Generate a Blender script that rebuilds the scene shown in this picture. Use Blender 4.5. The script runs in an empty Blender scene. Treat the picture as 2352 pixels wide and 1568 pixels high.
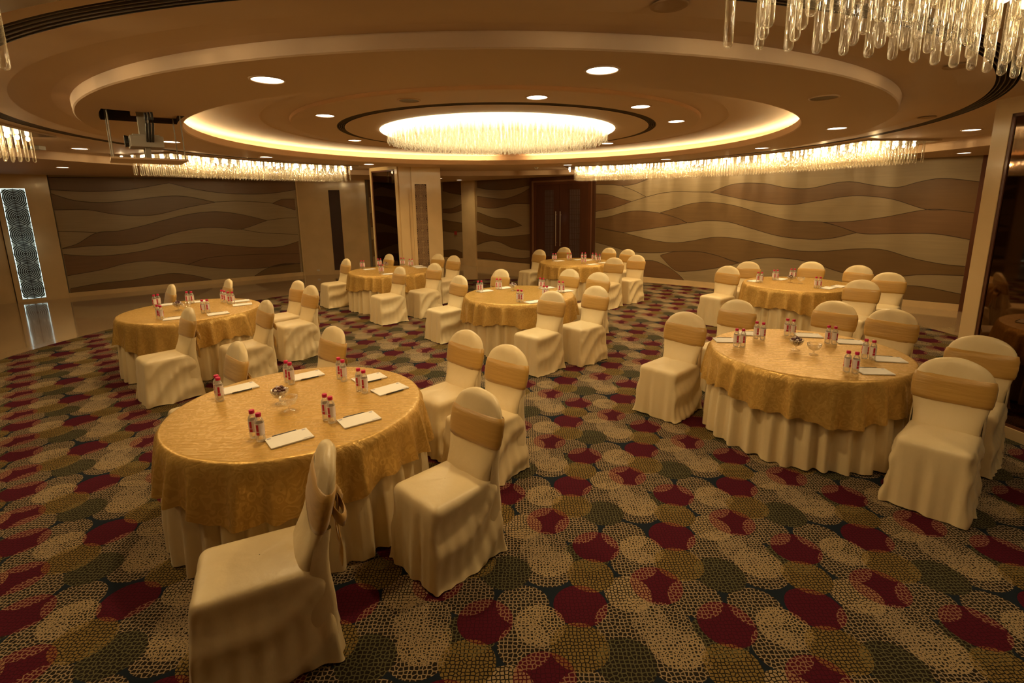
import bpy, bmesh, math, random
from mathutils import Vector, Matrix
PI=math.pi; R=math.radians
random.seed(7)
S=bpy.context.scene; COL=S.collection
# ------------------------------------------------------------ camera, world, exposure
cd=bpy.data.cameras.new('camera'); cam=bpy.data.objects.new('camera',cd); COL.objects.link(cam); S.camera=cam
cd.sensor_width=36; cd.lens=1164.65/2352*36; cd.shift_x=-0.00669; cd.shift_y=-0.0343; cd.clip_start=.05
pit=R(11.5); rol=R(-.639)
fw=Vector((0,math.cos(pit),-math.sin(pit))); up=Vector((0,math.sin(pit),math.cos(pit))); rt=Vector((1,0,0))
r2=rt*math.cos(rol)+up*math.sin(rol); u2=up*math.cos(rol)-rt*math.sin(rol)
M=Matrix((r2,u2,-fw)).transposed().to_4x4(); M.translation=(0,0,2.0644); cam.matrix_world=M
W=bpy.data.worlds.new('room_air'); S.world=W; W.use_nodes=True
W.node_tree.nodes['Background'].inputs[0].default_value=(1,.7,.4,1); W.node_tree.nodes['Background'].inputs[1].default_value=0.0
S.view_settings.view_transform='Standard'; S.view_settings.look='None'; S.view_settings.gamma=1
S.view_settings.use_curve_mapping=False; S.view_settings.exposure=0.14
S.cycles.use_denoising=True; S.cycles.max_bounces=6; S.cycles.transparent_max_bounces=16; S.cycles.diffuse_bounces=4; S.cycles.use_adaptive_sampling=True; S.cycles.adaptive_threshold=.05
S.cycles.sample_clamp_indirect=4; S.cycles.caustics_reflective=False; S.cycles.caustics_refractive=False
WARM=(1,.70,.33)
CX,CY=-.25,7.15            # centre of the round ceiling
def lamp(kind,loc,power,size=.1,rot=(0,0,0),spot=None,blend=.6,col=WARM,name='lamp_light'):
    l=bpy.data.lights.new(name,kind); l.energy=power; l.color=col
    if kind=='SPOT': l.spot_size=R(spot); l.spot_blend=blend; l.shadow_soft_size=size
    elif kind=='POINT': l.shadow_soft_size=size
    else: l.shape='DISK'; l.size=size
    o=bpy.data.objects.new(name,l); o.location=loc; o.rotation_euler=rot; COL.objects.link(o); return o
# ------------------------------------------------------------ material helpers
class NT:
    def __init__(s,name):
        s.m=bpy.data.materials.new(name); s.m.use_nodes=True; s.t=s.m.node_tree; s.t.nodes.clear()
        s.out=s.t.nodes.new('ShaderNodeOutputMaterial')
    def n(s,typ,props=None,**ins):
        nd=s.t.nodes.new('ShaderNode'+typ)
        for k,v in (props or {}).items(): setattr(nd,k,v)
        for k,v in ins.items():
            key=int(k[1:]) if k[0]=='i' and k[1:].isdigit() else k.replace('_',' ')
            if hasattr(v,'is_output') or isinstance(v,bpy.types.NodeSocket): s.t.links.new(v,nd.inputs[key])
            else: nd.inputs[key].default_value=v
        return nd
    def math(s,op,a,b=0.0,c=None,clamp=False):
        kw=dict(i0=a,i1=b)
        if c is not None: kw['i2']=c
        nd=s.n('Math',dict(operation=op,use_clamp=clamp),**kw); return nd.outputs[0]
    def mix(s,f,a,b):
        nd=s.t.nodes.new('ShaderNodeMix'); nd.data_type='RGBA'
        for i,v in ((0,f),(6,a),(7,b)):
            if isinstance(v,bpy.types.NodeSocket): s.t.links.new(v,nd.inputs[i])
            else: nd.inputs[i].default_value=v if i==0 else (tuple(v)+(1,) if len(v)==3 else v)
        return nd.outputs[2]
    def coord(s,scale=(1,1,1),loc=(0,0,0),rot=(0,0,0),kind='Object'):
        tc=s.n('TexCoord'); mp=s.n('Mapping',Vector=tc.outputs[kind]); mp.inputs['Scale'].default_value=scale
        mp.inputs['Location'].default_value=loc; mp.inputs['Rotation'].default_value=rot; return mp.outputs[0]
    def fin(s,sh): s.t.links.new(sh,s.out.inputs[0]); return s.m
def c4(c): return tuple(c)+(1,) if len(c)==3 else c
def pbr(name,col,rough=.5,metal=0,var=0,vscale=6,bump=0,bscale=40,sheen=0,stretch=(1,1,1),coat=0,spec=.5):
    t=NT(name); base=c4(col)
    if var:
        nz=t.n('TexNoise',Vector=t.coord(stretch),Scale=vscale,Detail=4.0)
        base=t.mix(nz.outputs[0],[c*(1-var) for c in col],[min(1,c*(1+var)) for c in col])
    b=t.n('BsdfPrincipled',Base_Color=base,Roughness=rough,Metallic=metal)
    b.inputs['Specular IOR Level'].default_value=spec
    if sheen: b.inputs['Sheen Weight'].default_value=sheen
    if coat: b.inputs['Coat Weight'].default_value=coat; b.inputs['Coat Roughness'].default_value=.08
    if bump:
        nb=t.n('TexNoise',Vector=t.coord(stretch),Scale=bscale,Detail=3.0)
        bp=t.n('Bump',Strength=bump,Distance=.01,Height=nb.outputs[0]); t.t.links.new(bp.outputs[0],b.inputs['Normal'])
    return t.fin(b.outputs[0])
def emis(name,col,st):
    t=NT(name); e=t.n('Emission',Color=c4(col),Strength=st); return t.fin(e.outputs[0])
M_ceil=pbr('ceiling_paint',(.64,.46,.30),.55,var=.04,vscale=2)
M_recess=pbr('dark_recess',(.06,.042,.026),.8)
M_marb=pbr('beige_marble',(.70,.52,.28),.16,var=.16,vscale=2.3,coat=.3)
M_floor=pbr('polished_marble_floor',(.46,.32,.17),.09,var=.14,vscale=1.6,coat=.6)
M_groove=pbr('panel_groove',(.05,.028,.014),.7)
def veneer(name,col):
    return pbr(name,col,.36,var=.16,vscale=3,stretch=(.5,.5,9),bump=.03,bscale=14)
M_vl=[veneer('light_veneer_%s'%k,c) for k,c in (('olive',(.325,.245,.135)),('tan',(.34,.245,.13)))]
M_vd=[veneer('dark_veneer_%s'%k,c) for k,c in (('umber',(.165,.09,.035)),('russet',(.185,.098,.042)),('olive',(.17,.098,.036)))]
M_redwood=pbr('red_brown_wood',(.11,.034,.014),.35,var=.25,vscale=4,stretch=(3,3,.4),coat=.3)
M_darkwood=pbr('dark_door_wood',(.085,.028,.012),.3,var=.25,vscale=4,stretch=(4,4,.4),coat=.3)
M_mirror=pbr('smoked_mirror',(.12,.075,.045),.03,metal=1)
M_steel=pbr('polished_steel',(.75,.70,.62),.16,metal=1)
M_brass=pbr('brushed_steel',(.62,.55,.45),.3,metal=1)
M_proj=pbr('pale_grey_casing',(.42,.39,.34),.4)
M_white=pbr('white_plastic',(.72,.70,.66),.4)
M_black=pbr('black_rubber',(.02,.02,.02),.5)
M_grey=pbr('grey_plastic',(.30,.27,.22),.45)
M_lat=pbr('tan_lattice',(.36,.23,.12),.4)
M_vent=pbr('vent_slat',(.12,.075,.04),.6)
M_latd=pbr('dark_lattice',(.02,.022,.02),.5)
M_latb=pbr('lattice_backing',(.075,.03,.018),.5)
M_gwall=pbr('grey_plaster',(.20,.17,.13),.7)
M_paper=pbr('note_paper',(.82,.78,.70),.7)
M_ink=pbr('faint_print',(.40,.38,.42),.7)
M_cap=pbr('red_cap',(.60,.012,.085),.35)
M_lbl=pbr('magenta_label',(.55,.02,.06),.45)
M_lbw=pbr('white_label',(.85,.75,.72),.5)
M_choc=pbr('candy_brown',(.10,.03,.03),.3)
M_cand=pbr('candy_foil',(.65,.55,.55),.25,metal=.3)
M_red=pbr('red_alarm',(.35,.03,.02),.5)
M_lampglow=emis('lamp_glow',(1,.86,.62),7)
M_cove=emis('cove_strip_light',(1,.80,.42),24)
M_chglow=emis('chandelier_glow',(1,.80,.46),4.7)
M_bulb=emis('halogen_bulb',(1,.80,.5),22)
M_led=emis('cool_led_strip',(.80,1,.95),1.6)
for _m in (M_bulb,M_lampglow): _m.cycles.emission_sampling='NONE'   # the lamps beside them already light the room
def led_back():
    t=NT('led_backlight'); b=t.n('BsdfPrincipled',Base_Color=(.55,.62,.55,1),Roughness=.6)
    b.inputs['Emission Color'].default_value=(.62,.68,.56,1); b.inputs['Emission Strength'].default_value=.14; return t.fin(b.outputs[0])
M_ledback=led_back()
def clear(name,tint=(.9,.85,.75),base=.62,edge=.25,transl=.5):
    t=NT(name); lw=t.n('LayerWeight',Blend=.45)
    tr=t.n('BsdfTransparent',Color=c4((.97,.95,.9))); gl=t.n('BsdfGlossy',Color=(1,1,1,1),Roughness=.06)
    df=t.n('BsdfTranslucent',Color=c4(tint)); dd=t.n('BsdfDiffuse',Color=c4(tint))
    d2=t.n('MixShader',i0=.35,i1=df.outputs[0],i2=dd.outputs[0])
    g=t.n('MixShader',i0=transl,i1=gl.outputs[0],i2=d2.outputs[0])
    f=t.math('MULTIPLY_ADD',lw.outputs['Facing'],base,edge*.5,clamp=True)
    m=t.n('MixShader',i0=f,i1=tr.outputs[0],i2=g.outputs[0]); return t.fin(m.outputs[0])
M_rod=clear('glass_rod_crystal',(.70,.62,.48),.80,.14,.40)
M_pet=clear('clear_plastic',(.95,.90,.82),.75,.45,.7)
M_glass=clear('clear_glass',(.95,.92,.85),.7,.12,.3)
def satin():
    t=NT('cream_satin'); nz=t.n('TexNoise',Vector=t.coord((1,1,.5)),Scale=5.0,Detail=3.0)
    col=t.mix(nz.outputs[0],(.70,.55,.30),(.80,.65,.375))
    b=t.n('BsdfPrincipled',Base_Color=col,Roughness=.40); b.inputs['Sheen Weight'].default_value=.15; b.inputs['Specular IOR Level'].default_value=.5
    nb=t.n('TexNoise',Vector=t.coord((5,5,1.6)),Scale=3.0,Detail=5.0)
    bp=t.n('Bump',Strength=.28,Distance=.012,Height=nb.outputs[0]); t.t.links.new(bp.outputs[0],b.inputs['Normal'])
    return t.fin(b.outputs[0])
M_satin=satin()
M_sash=pbr('gold_satin_sash',(.47,.265,.055),.34,var=.10,vscale=6,bump=.25,bscale=10,stretch=(.6,.6,6),sheen=.3)
def damask():
    t=NT('gold_damask'); co=t.coord((1,1,1))
    n0=t.n('TexNoise',Vector=co,Scale=3.0,Detail=2.0)
    wv=t.n('VectorMath',dict(operation='MULTIPLY_ADD')); t.t.links.new(n0.outputs['Color'],wv.inputs[0]); wv.inputs[1].default_value=(.12,.12,.12); t.t.links.new(co,wv.inputs[2])
    v=t.n('TexVoronoi',dict(feature='SMOOTH_F1'),Vector=wv.outputs[0],Scale=20.0)
    rings=t.math('SINE',t.math('MULTIPLY',v.outputs['Distance'],22.0))
    n1=t.n('TexNoise',Vector=co,Scale=26.0,Detail=3.0)
    p=t.math('GREATER_THAN',t.math('ADD',rings,t.math('MULTIPLY_ADD',n1.outputs[0],4.5,-2.25)),.25)
    geo=t.n('NewGeometry'); sp=t.n('SeparateXYZ',Vector=geo.outputs['Normal'])
    col=t.mix(p,(.55,.335,.082),(.63,.395,.11))
    rg=t.math('MULTIPLY_ADD',p,-.12,.42)
    b=t.n('BsdfPrincipled',Base_Color=col,Roughness=rg,Metallic=.4)
    n2=t.n('TexNoise',Vector=t.coord((2.0,11,3)),Scale=3.5,Detail=4.0)
    h=t.math('ADD',t.math('MULTIPLY',p,.16),t.math('MULTIPLY',n2.outputs[0],1.0))
    bp=t.n('Bump',Strength=.5,Distance=.014,Height=h); t.t.links.new(bp.outputs[0],b.inputs['Normal'])
    return t.fin(b.outputs[0])
M_damask=damask()
def carpet():
    t=NT('patterned_carpet'); base=t.coord((1,1,0),loc=(-.27,7.02,0))
    AND=lambda a,b:t.math('MULTIPLY',a,b)
    # the pattern repeats on a slanted lattice; uv are lattice coordinates, one motif per unit cell
    A=(.64,.55); Bv=(.56,-.585); det=A[0]*Bv[1]-A[1]*Bv[0]
    warp=t.n('TexNoise',Vector=base,Scale=4.0,Detail=1.0)
    wp=t.n('VectorMath',dict(operation='MULTIPLY_ADD')); t.t.links.new(warp.outputs['Color'],wp.inputs[0]); wp.inputs[1].default_value=(.012,.012,0); t.t.links.new(base,wp.inputs[2])
    sep=t.n('SeparateXYZ',Vector=wp.outputs[0]); X,Y=sep.outputs[0],sep.outputs[1]
    U=t.math('ADD',t.math('MULTIPLY',X,Bv[1]/det),t.math('MULTIPLY',Y,-Bv[0]/det))
    V=t.math('ADD',t.math('MULTIPLY',X,-A[1]/det),t.math('MULTIPLY',Y,A[0]/det))
    def disc(cu,cv,r):
        du=t.math('SUBTRACT',t.math('FRACT',t.math('ADD',U,100.5-cu)),.5)
        dv=t.math('SUBTRACT',t.math('FRACT',t.math('ADD',V,100.5-cv)),.5)
        dx=t.math('ADD',t.math('MULTIPLY',du,A[0]),t.math('MULTIPLY',dv,Bv[0]))
        dy=t.math('ADD',t.math('MULTIPLY',du,A[1]),t.math('MULTIPLY',dv,Bv[1]))
        d2=t.math('ADD',t.math('MULTIPLY',dx,dx),t.math('MULTIPLY',dy,dy))
        return t.math('LESS_THAN',d2,r*r)
    def net(sc,off,rn):
        mp=t.n('Mapping',Vector=base); mp.inputs['Location'].default_value=off
        return t.n('TexVoronoi',dict(voronoi_dimensions='2D',feature='DISTANCE_TO_EDGE'),Vector=mp.outputs[0],Scale=sc,Randomness=rn).outputs['Distance']
    n1=net(47,(0,0,0),.55); n2=net(56,(3,1,0),.75); n3=net(52,(7,5,0),.55)
    big=t.math('LESS_THAN',n1,.118); big2=t.math('LESS_THAN',n2,.13); dense=t.math('LESS_THAN',n2,.17); dots=t.math('GREATER_THAN',n3,.135)
    tan=(.30,.22,.13); pale=(.335,.24,.128); olive=(.20,.13,.036); green=(.105,.095,.045)
    discs=[('T1',2.696,-2.438,.138,big,tan),('T2',2.888,-2.14,.138,big,tan),('T3',2.851,-1.953,.128,dense,pale),('T4',2.688,-1.902,.132,big,tan),
      ('T6',2.236,-2.275,.150,big,tan),('T5',2.301,-2.317,.132,dense,pale),('T7',2.304,-2.576,.142,big,tan),('T8',2.371,-1.457,.145,big2,tan),('T9',2.212,-1.611,.145,big,tan),
      ('G1',3.006,-1.439,.138,big,green),('D1',2.429,-1.751,.126,dots,pale),('O2',2.388,-2.03,.130,dots,olive),('O1',2.904,-1.684,.138,dots,olive)]
    col=(.010,.015,.022,1); ms=[disc(u,v,r) for _,u,v,r,_,_ in discs]
    un=ms[0]
    for x in ms[1:]: un=t.math('MAXIMUM',un,x)
    col=t.mix(un,col,(.018,.013,.009))
    g2=disc(2.519,-2.182,.135); col=t.mix(g2,col,(.018,.013,.009)); col=t.mix(AND(g2,big),col,green)
    mm=None
    for u,v in ((2.137,-1.891),(2.641,-2.201),(2.622,-1.671)):
        d=disc(u,v,.140); mm=d if mm is None else t.math('MAXIMUM',mm,d)
    col=t.mix(mm,col,t.mix(t.math('LESS_THAN',n1,.09),(.075,.006,.014),(.04,.005,.011)))
    for (nm,u,v,r,pat,lc),m in zip(discs,ms):
        lc=t.mix(t.math('MULTIPLY',mm,.42),lc,(.22,.03,.02))
        col=t.mix(AND(m,pat),col,lc)
    fz=t.n('TexNoise',Vector=base,Scale=500.0,Detail=2.0)
    b=t.n('BsdfPrincipled',Base_Color=col,Roughness=.95); b.inputs['Specular IOR Level'].default_value=.1
    bp=t.n('Bump',Strength=.4,Distance=.004,Height=fz.outputs[0]); t.t.links.new(bp.outputs[0],b.inputs['Normal'])
    return t.fin(b.outputs[0])
M_carpet=carpet()
# ------------------------------------------------------------ mesh helpers
class MB:
    def __init__(s): s.v=[]; s.f=[]; s.mi=[]
    def add(s,vs,fs,mi=0):
        o=len(s.v); s.v+= [tuple(v) for v in vs]; s.f+= [tuple(i+o for i in f) for f in fs]; s.mi+= [mi]*len(fs)
    def box(s,a,b,mi=0,M=None):
        x0,y0,z0=a; x1,y1,z1=b
        vs=[(x,y,z) for z in (z0,z1) for y in (y0,y1) for x in (x0,x1)]
        if M is not None: vs=[M@Vector(v) for v in vs]
        s.add(vs,[(0,2,3,1),(4,5,7,6),(0,1,5,4),(2,6,7,3),(0,4,6,2),(1,3,7,5)],mi)
    def loft(s,rings,closed=True,cap0=False,cap1=False,mi=0):
        n=len(rings[0]); vs=[p for r in rings for p in r]; fs=[]
        for i in range(len(rings)-1):
            for j in range(n if closed else n-1):
                k=(j+1)%n; fs.append((i*n+j,i*n+k,(i+1)*n+k,(i+1)*n+j))
        if cap0: fs.append(tuple(range(n))[::-1])
        if cap1: fs.append(tuple((len(rings)-1)*n+j for j in range(n)))
        s.add(vs,fs,mi)
    def lathe(s,prof,n=24,c=(0,0,0),mi=0,a0=0,a1=2*PI):
        full=abs(a1-a0-2*PI)<1e-6; m=n if full else n+1
        rings=[[(c[0]+r*math.cos(a0+(a1-a0)*j/n),c[1]+r*math.sin(a0+(a1-a0)*j/n),c[2]+z) for j in range(m)] for r,z in prof]
        s.loft(rings,closed=full,mi=mi)
    def tube(s,pts,r,n=8,mi=0):
        rings=[]
        for i,p in enumerate(pts):
            p=Vector(p); d=(Vector(pts[min(i+1,len(pts)-1)])-Vector(pts[max(i-1,0)])).normalized()
            a=d.cross(Vector((0,0,1)) if abs(d.z)<.9 else Vector((1,0,0))).normalized(); b=d.cross(a)
            rings.append([tuple(p+(a*math.cos(2*PI*j/n)+b*math.sin(2*PI*j/n))*r) for j in range(n)])
        s.loft(rings,cap0=True,cap1=True,mi=mi)
    def mesh(s,name,mats,smooth=False,auto=None):
        me=bpy.data.meshes.new(name); me.from_pydata(s.v,[],s.f); me.update()
        for m in (mats if isinstance(mats,(list,tuple)) else [mats]): me.materials.append(m)
        for p,i in zip(me.polygons,s.mi): p.material_index=i; p.use_smooth=smooth
        return me
    def obj(s,name,mats,parent=None,smooth=False,loc=None,rotz=0,fix=True):
        me=s.mesh(name,mats,smooth)
        if fix:
            bm=bmesh.new(); bm.from_mesh(me); bmesh.ops.recalc_face_normals(bm,faces=bm.faces); bm.to_mesh(me); bm.free()
        o=bpy.data.objects.new(name,me); COL.objects.link(o)
        if parent: o.parent=parent
        if loc: o.location=loc
        if rotz: o.rotation_euler=(0,0,rotz)
        return o
def empty(name,loc=(0,0,0),rotz=0):
    o=bpy.data.objects.new(name,None); COL.objects.link(o); o.location=loc; o.rotation_euler=(0,0,rotz); o.empty_display_size=.1; return o
def tag(o,label=None,cat=None,group=None,kind=None):
    if label: o['label']=label
    if cat: o['category']=cat
    if group: o['group']=group
    if kind: o['kind']=kind
    return o
KIDS={}
def dup(o,loc=None,rotz=None,label=None,group=None,parent=None):
    c=o.copy(); COL.objects.link(c)
    if parent: c.parent=parent
    for ch in [x for x in o.children]: dup(ch,parent=c)
    if loc is not None: c.location=loc
    if rotz is not None: c.rotation_euler=(0,0,rotz)
    if label: c['label']=label
    if group: c['group']=group
    return c
def struct(o): o['kind']='structure'; return o
# ---- traced veneer curves, place settings and chair spots (metres)
R_PATCH=[
([(10.37,2.27),(10.9,2.438),(11.53,2.428),(11.99,2.327),(12.41,2.3),(12.94,2.405),(13.19,2.41),(13.57,2.326),(13.93,2.283),(14.25,2.375),(14.57,2.425),(15.13,2.341)],[(10.37,2.265),(11.25,2.068),(12.04,1.967),(12.58,2.039),(13.22,2.134),(13.84,2.067),(14.42,1.863),(14.74,1.855),(15.2,1.786)]),
([(7.26,2.29),(7.66,2.26),(8.04,2.151),(8.32,2.081)],[(7.27,1.815),(7.81,1.907),(8.33,2.069)]),
([(9.15,1.792),(9.53,1.899),(9.9,2.002),(10.33,2.039),(10.94,1.954),(11.59,1.76),(12.19,1.624),(12.75,1.604),(13.03,1.524),(13.35,1.406)],[(9.15,1.786),(9.33,1.738),(9.64,1.645),(9.85,1.552),(10.28,1.605),(10.8,1.586),(11.3,1.456),(11.93,1.293),(12.51,1.243),(12.92,1.278),(13.35,1.404)]),
([(7.28,1.621),(7.68,1.676),(8.17,1.8),(8.53,1.834),(8.99,1.802),(9.33,1.738),(9.64,1.645),(9.85,1.552)],[(7.28,1.388),(8.07,1.272),(8.55,1.33),(9.01,1.402),(9.64,1.507),(9.85,1.547)]),
([(12.75,1.604),(13.15,1.619),(13.76,1.712),(14.42,1.863),(14.74,1.855),(15.18,1.786)],[(12.75,1.6),(13.03,1.524),(13.35,1.406),(13.55,1.383),(14.03,1.405),(14.58,1.417),(15.1,1.326),(15.17,1.312)]),
([(7.28,1.388),(8.07,1.272),(8.79,1.123),(9.25,1.062),(9.58,1.053),(9.95,1.105),(10.48,1.213),(10.99,1.212),(11.64,1.105),(12.25,0.992),(12.81,1.001),(13.33,1.072),(13.82,1.083),(14.31,0.941),(14.76,0.858),(15.12,0.834)],[(7.29,0.975),(7.84,0.873),(8.33,0.773),(9.04,0.775),(9.59,0.836),(10.15,0.864),(10.61,0.794),(11.13,0.65),(11.51,0.768),(11.97,0.814),(12.55,0.76),(13.12,0.595),(13.61,0.481),(14.1,0.565),(14.46,0.636),(15.12,0.672)]),
([(9.2,.72),(9.59,0.831),(10.15,0.859),(10.61,0.789),(11.13,0.65)],[(9.2,.70),(9.61,0.365),(9.99,0.371),(10.63,0.495),(11.13,0.645)]),
([(8.44,0.524),(8.82,0.559),(9.05,0.561),(9.39,0.449),(9.71,0.255),(9.85,0.13)],[(8.46,0.14),(9.85,0.125)]),
([(13.15,0.211),(13.63,0.33),(14.12,0.389),(14.48,0.41),(15.1,0.32)],[(13.17,0.036),(13.66,0.026),(15.09,-0.004)]),
([(7.25,2.788),(8.78,2.767)],[(7.26,2.534),(7.79,2.518),(8.03,2.483),(8.4,2.511),(8.79,2.627)]),
]
B_PATCH=[
([(2.82,2.779),(5.02,2.792)],[(2.81,2.579),(3.39,2.494),(4.17,2.483),(5.02,2.597)]),
([(2.8,2.308),(3.54,2.222),(4.02,2.207),(4.6,2.342),(5.02,2.513)],[(2.79,1.971),(3.37,1.914),(3.85,1.953),(4.32,2.044),(5.02,2.039)]),
([(2.78,1.796),(3.52,1.61),(4.16,1.576),(4.67,1.39)],[(2.77,1.475),(3.52,1.286),(4.15,1.291),(4.67,1.385)]),
([(2.76,1.175),(3.51,1.032),(4.15,1.04),(5.01,1.129)],[(2.74,0.712),(3.18,0.839),(3.67,0.857),(4.29,0.681),(5.0,0.633)]),
([(2.73,0.482),(3.33,0.488),(4.13,0.386),(4.75,0.376),(5.0,0.424)],[(2.72,0.272),(5.0,0.23)]),
([(1.18,2.806),(2.13,2.774)],[(1.16,2.513),(1.63,2.415),(2.11,2.362)]),
([(1.12,1.889),(1.61,1.918),(2.1,2.061)],[(1.12,1.769),(1.6,1.756),(2.09,1.844)]),
([(1.1,1.513),(2.07,1.422)],[(1.08,1.133),(1.56,1.1),(2.06,1.128)]),
([(1.04,0.439),(1.64,0.499),(2.02,0.412)],[(1.02,0.111),(2.01,0.186)]),
]
L_PATCH=[
([(0.02,2.751),(2.29,2.782)],[(0.02,2.474),(0.68,2.444),(1.38,2.484),(2.28,2.663)]),
([(2.29,2.782),(5.34,2.811)],[(2.28,2.663),(2.77,2.528),(3.44,2.42),(4.16,2.392),(4.75,2.425),(5.31,2.514)]),
([(0.02,2.391),(0.39,2.24),(0.92,2.186),(1.5,2.245),(2.11,2.328),(2.59,2.328),(3.24,2.18)],[(0.01,2.028),(0.62,2.017),(1.02,1.923),(1.45,1.867),(1.9,1.878),(2.55,2.041),(3.24,2.174)]),
([(0.03,1.154),(0.3,1.239),(0.68,1.475),(1.11,1.508),(1.56,1.602),(2.04,1.733),(2.7,1.888),(3.31,1.926),(3.92,1.82),(4.47,1.661)],[(0.03,1.144),(0.64,1.18),(1.21,1.164),(1.66,1.23),(2.15,1.387),(2.82,1.51),(3.34,1.496),(3.77,1.443),(4.47,1.655)]),
([(0.03,1.013),(0.48,0.944),(0.89,0.93),(1.48,0.989),(2.12,1.11),(2.77,1.121),(3.46,1.009),(4.2,0.911),(4.8,0.906),(5.28,1.023)],[(0.03,0.513),(0.7,0.605),(1.15,0.711),(1.6,0.735),(2.06,0.664),(2.44,0.575),(2.87,0.468),(3.57,0.357),(4.25,0.325),(5.26,0.376)]),
([(4.0,0.119),(4.33,0.296),(4.74,0.393),(5.27,0.362)],[(4.0,0.106),(5.26,0.092)]),
([(0.05,0.21),(0.59,0.276),(1.24,0.294),(2.02,0.376),(2.51,0.282),(2.93,0.117)],[(0.03,0.108),(1.16,0.104),(2.93,0.094)]),
([(4.68,2.137),(4.93,2.242),(5.29,2.259)],[(4.68,2.133),(4.95,2.044),(5.27,1.94)]),
]
RG=[[(8.03,2.483),(8.39,2.357),(8.75,2.185)],[(8.33,2.069),(8.75,2.182),(9.19,2.274),(9.6,2.302),(9.88,2.285),(10.37,2.27)]]
LG=[[(0.01,1.545),(0.37,1.52),(0.69,1.485)],[(3.24,2.18),(3.78,2.204),(4.52,2.159),(4.68,2.137)],[(4.47,1.661),(4.92,1.71),(5.29,1.713)],[(3.77,1.443),(4.3,1.324),(5.29,1.229)],[(2.44,0.575),(2.9,0.713),(3.79,0.73),(5.26,0.662)]]
BOT={1:[(-1.527,2.71),(-1.467,2.665),(-1.201,2.947),(-1.15,2.901),(-1.146,3.439),(-1.096,3.395),(-1.378,3.705),(-1.327,3.645),(-1.749,3.639),(-1.699,3.591),(-2.087,3.326),(-2.047,3.277)],2:[(1.976,4.458),(2.024,4.442),(2.282,4.727),(2.322,4.678),(2.629,4.828),(2.668,4.793),(2.855,4.533),(2.886,4.501),(2.881,4.059),(2.914,4.022),(2.522,3.729),(2.562,3.696)],3:[(-0.608,7.514),(-0.573,7.531),(-0.332,7.748),(-0.284,7.728),(-0.009,6.708),(0.026,6.687),(0.336,7.768),(0.382,7.736),(0.353,7.022),(0.393,6.986),(0.6,7.398),(0.641,7.384)],4:[(-3.285,10.557),(-3.229,10.553),(-3.024,10.908),(-2.966,10.902),(-2.683,9.767),(-2.636,9.782),(-2.545,10.996),(-2.487,10.991),(-2.318,10.767),(-2.261,10.762)],5:[(0.795,11.627),(0.854,11.621),(1.14,11.683),(1.21,11.676),(1.385,10.986),(1.451,10.98),(1.479,11.74),(1.549,11.733),(1.705,11.625),(1.774,11.618),(1.741,11.269),(1.808,11.262)],6:[(3.886,8.151),(3.931,8.125),(4.262,8.386),(4.316,8.382),(4.614,8.51),(4.67,8.505),(4.484,7.555),(4.522,7.532)],7:[(-4.814,6.665),(-4.823,6.636),(-4.293,5.905),(-4.222,5.856),(-4.548,6.851),(-4.516,6.859),(-3.946,6.206),(-3.92,6.217),(-4.123,6.946),(-4.057,6.894),(-3.948,6.795),(-3.911,6.793)]}
PADS={1:[(-1.317,2.688),(-0.995,2.935),(-0.936,3.458),(-1.152,3.697),(-1.66,3.774),(-2.045,3.511)],2:[(1.978,4.661),(2.305,4.893),(2.828,4.802),(3.078,4.553),(3.051,4.017),(2.729,3.722)],3:[(-0.517,7.585),(-0.227,7.847),(0.201,6.677),(0.439,7.802),(0.697,7.505),(0.476,6.947)],4:[(-3.074,10.396),(-2.488,9.628),(-2.172,10.83),(-2.044,10.593)],5:[(0.917,11.525),(1.389,11.749),(1.626,11.633),(1.584,10.791),(1.881,11.086)],6:[(3.895,8.268),(4.652,7.515),(4.896,7.645),(4.401,8.425)],7:[(-4.103,5.901),(-3.725,6.143),(-4.76,6.799),(-4.485,6.967),(-3.731,6.722),(-3.899,6.981)]}
BOWLS={1:[(-1.609,3.218),(-1.494,3.09)],2:[(2.453,4.326),(2.529,4.185)],3:[(-0.084,7.611)],4:[(-2.787,10.63)],6:[(4.398,8.114),(4.498,7.992)],7:[(-4.383,6.398),(-4.329,6.385)]}
CHAIRS={1:[(-1.20,2.04),(-0.443,2.68),(-0.28,3.631),(-0.653,4.123),(-1.894,4.313),(-2.512,3.817)],2:[(1.483,4.791),(2.242,5.424),(3.271,5.282),(3.592,4.824),(3.532,3.762),(2.839,3.184)],3:[(-1.13,7.641),(-0.496,8.341),(0.657,8.266),(1.082,7.81),(0.23,6.118),(0.826,6.485)],4:[(-3.798,10.366),(-3.128,11.27),(-1.984,11.145),(-1.588,10.753),(-2.339,8.873),(-1.774,9.346)],5:[(0.3,11.965),(0.96,12.523),(2.018,12.24),(2.375,11.785),(1.743,9.96),(2.286,10.467)],6:[(3.378,8.473),(4.016,9.053),(5.101,8.933),(5.549,8.357),(5.438,7.442),(4.557,6.766)],7:[(-5.202,7.017),(-4.666,7.517),(-3.847,5.285),(-3.188,5.688),(-3.476,7.262),(-3.092,6.787)]}
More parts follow.
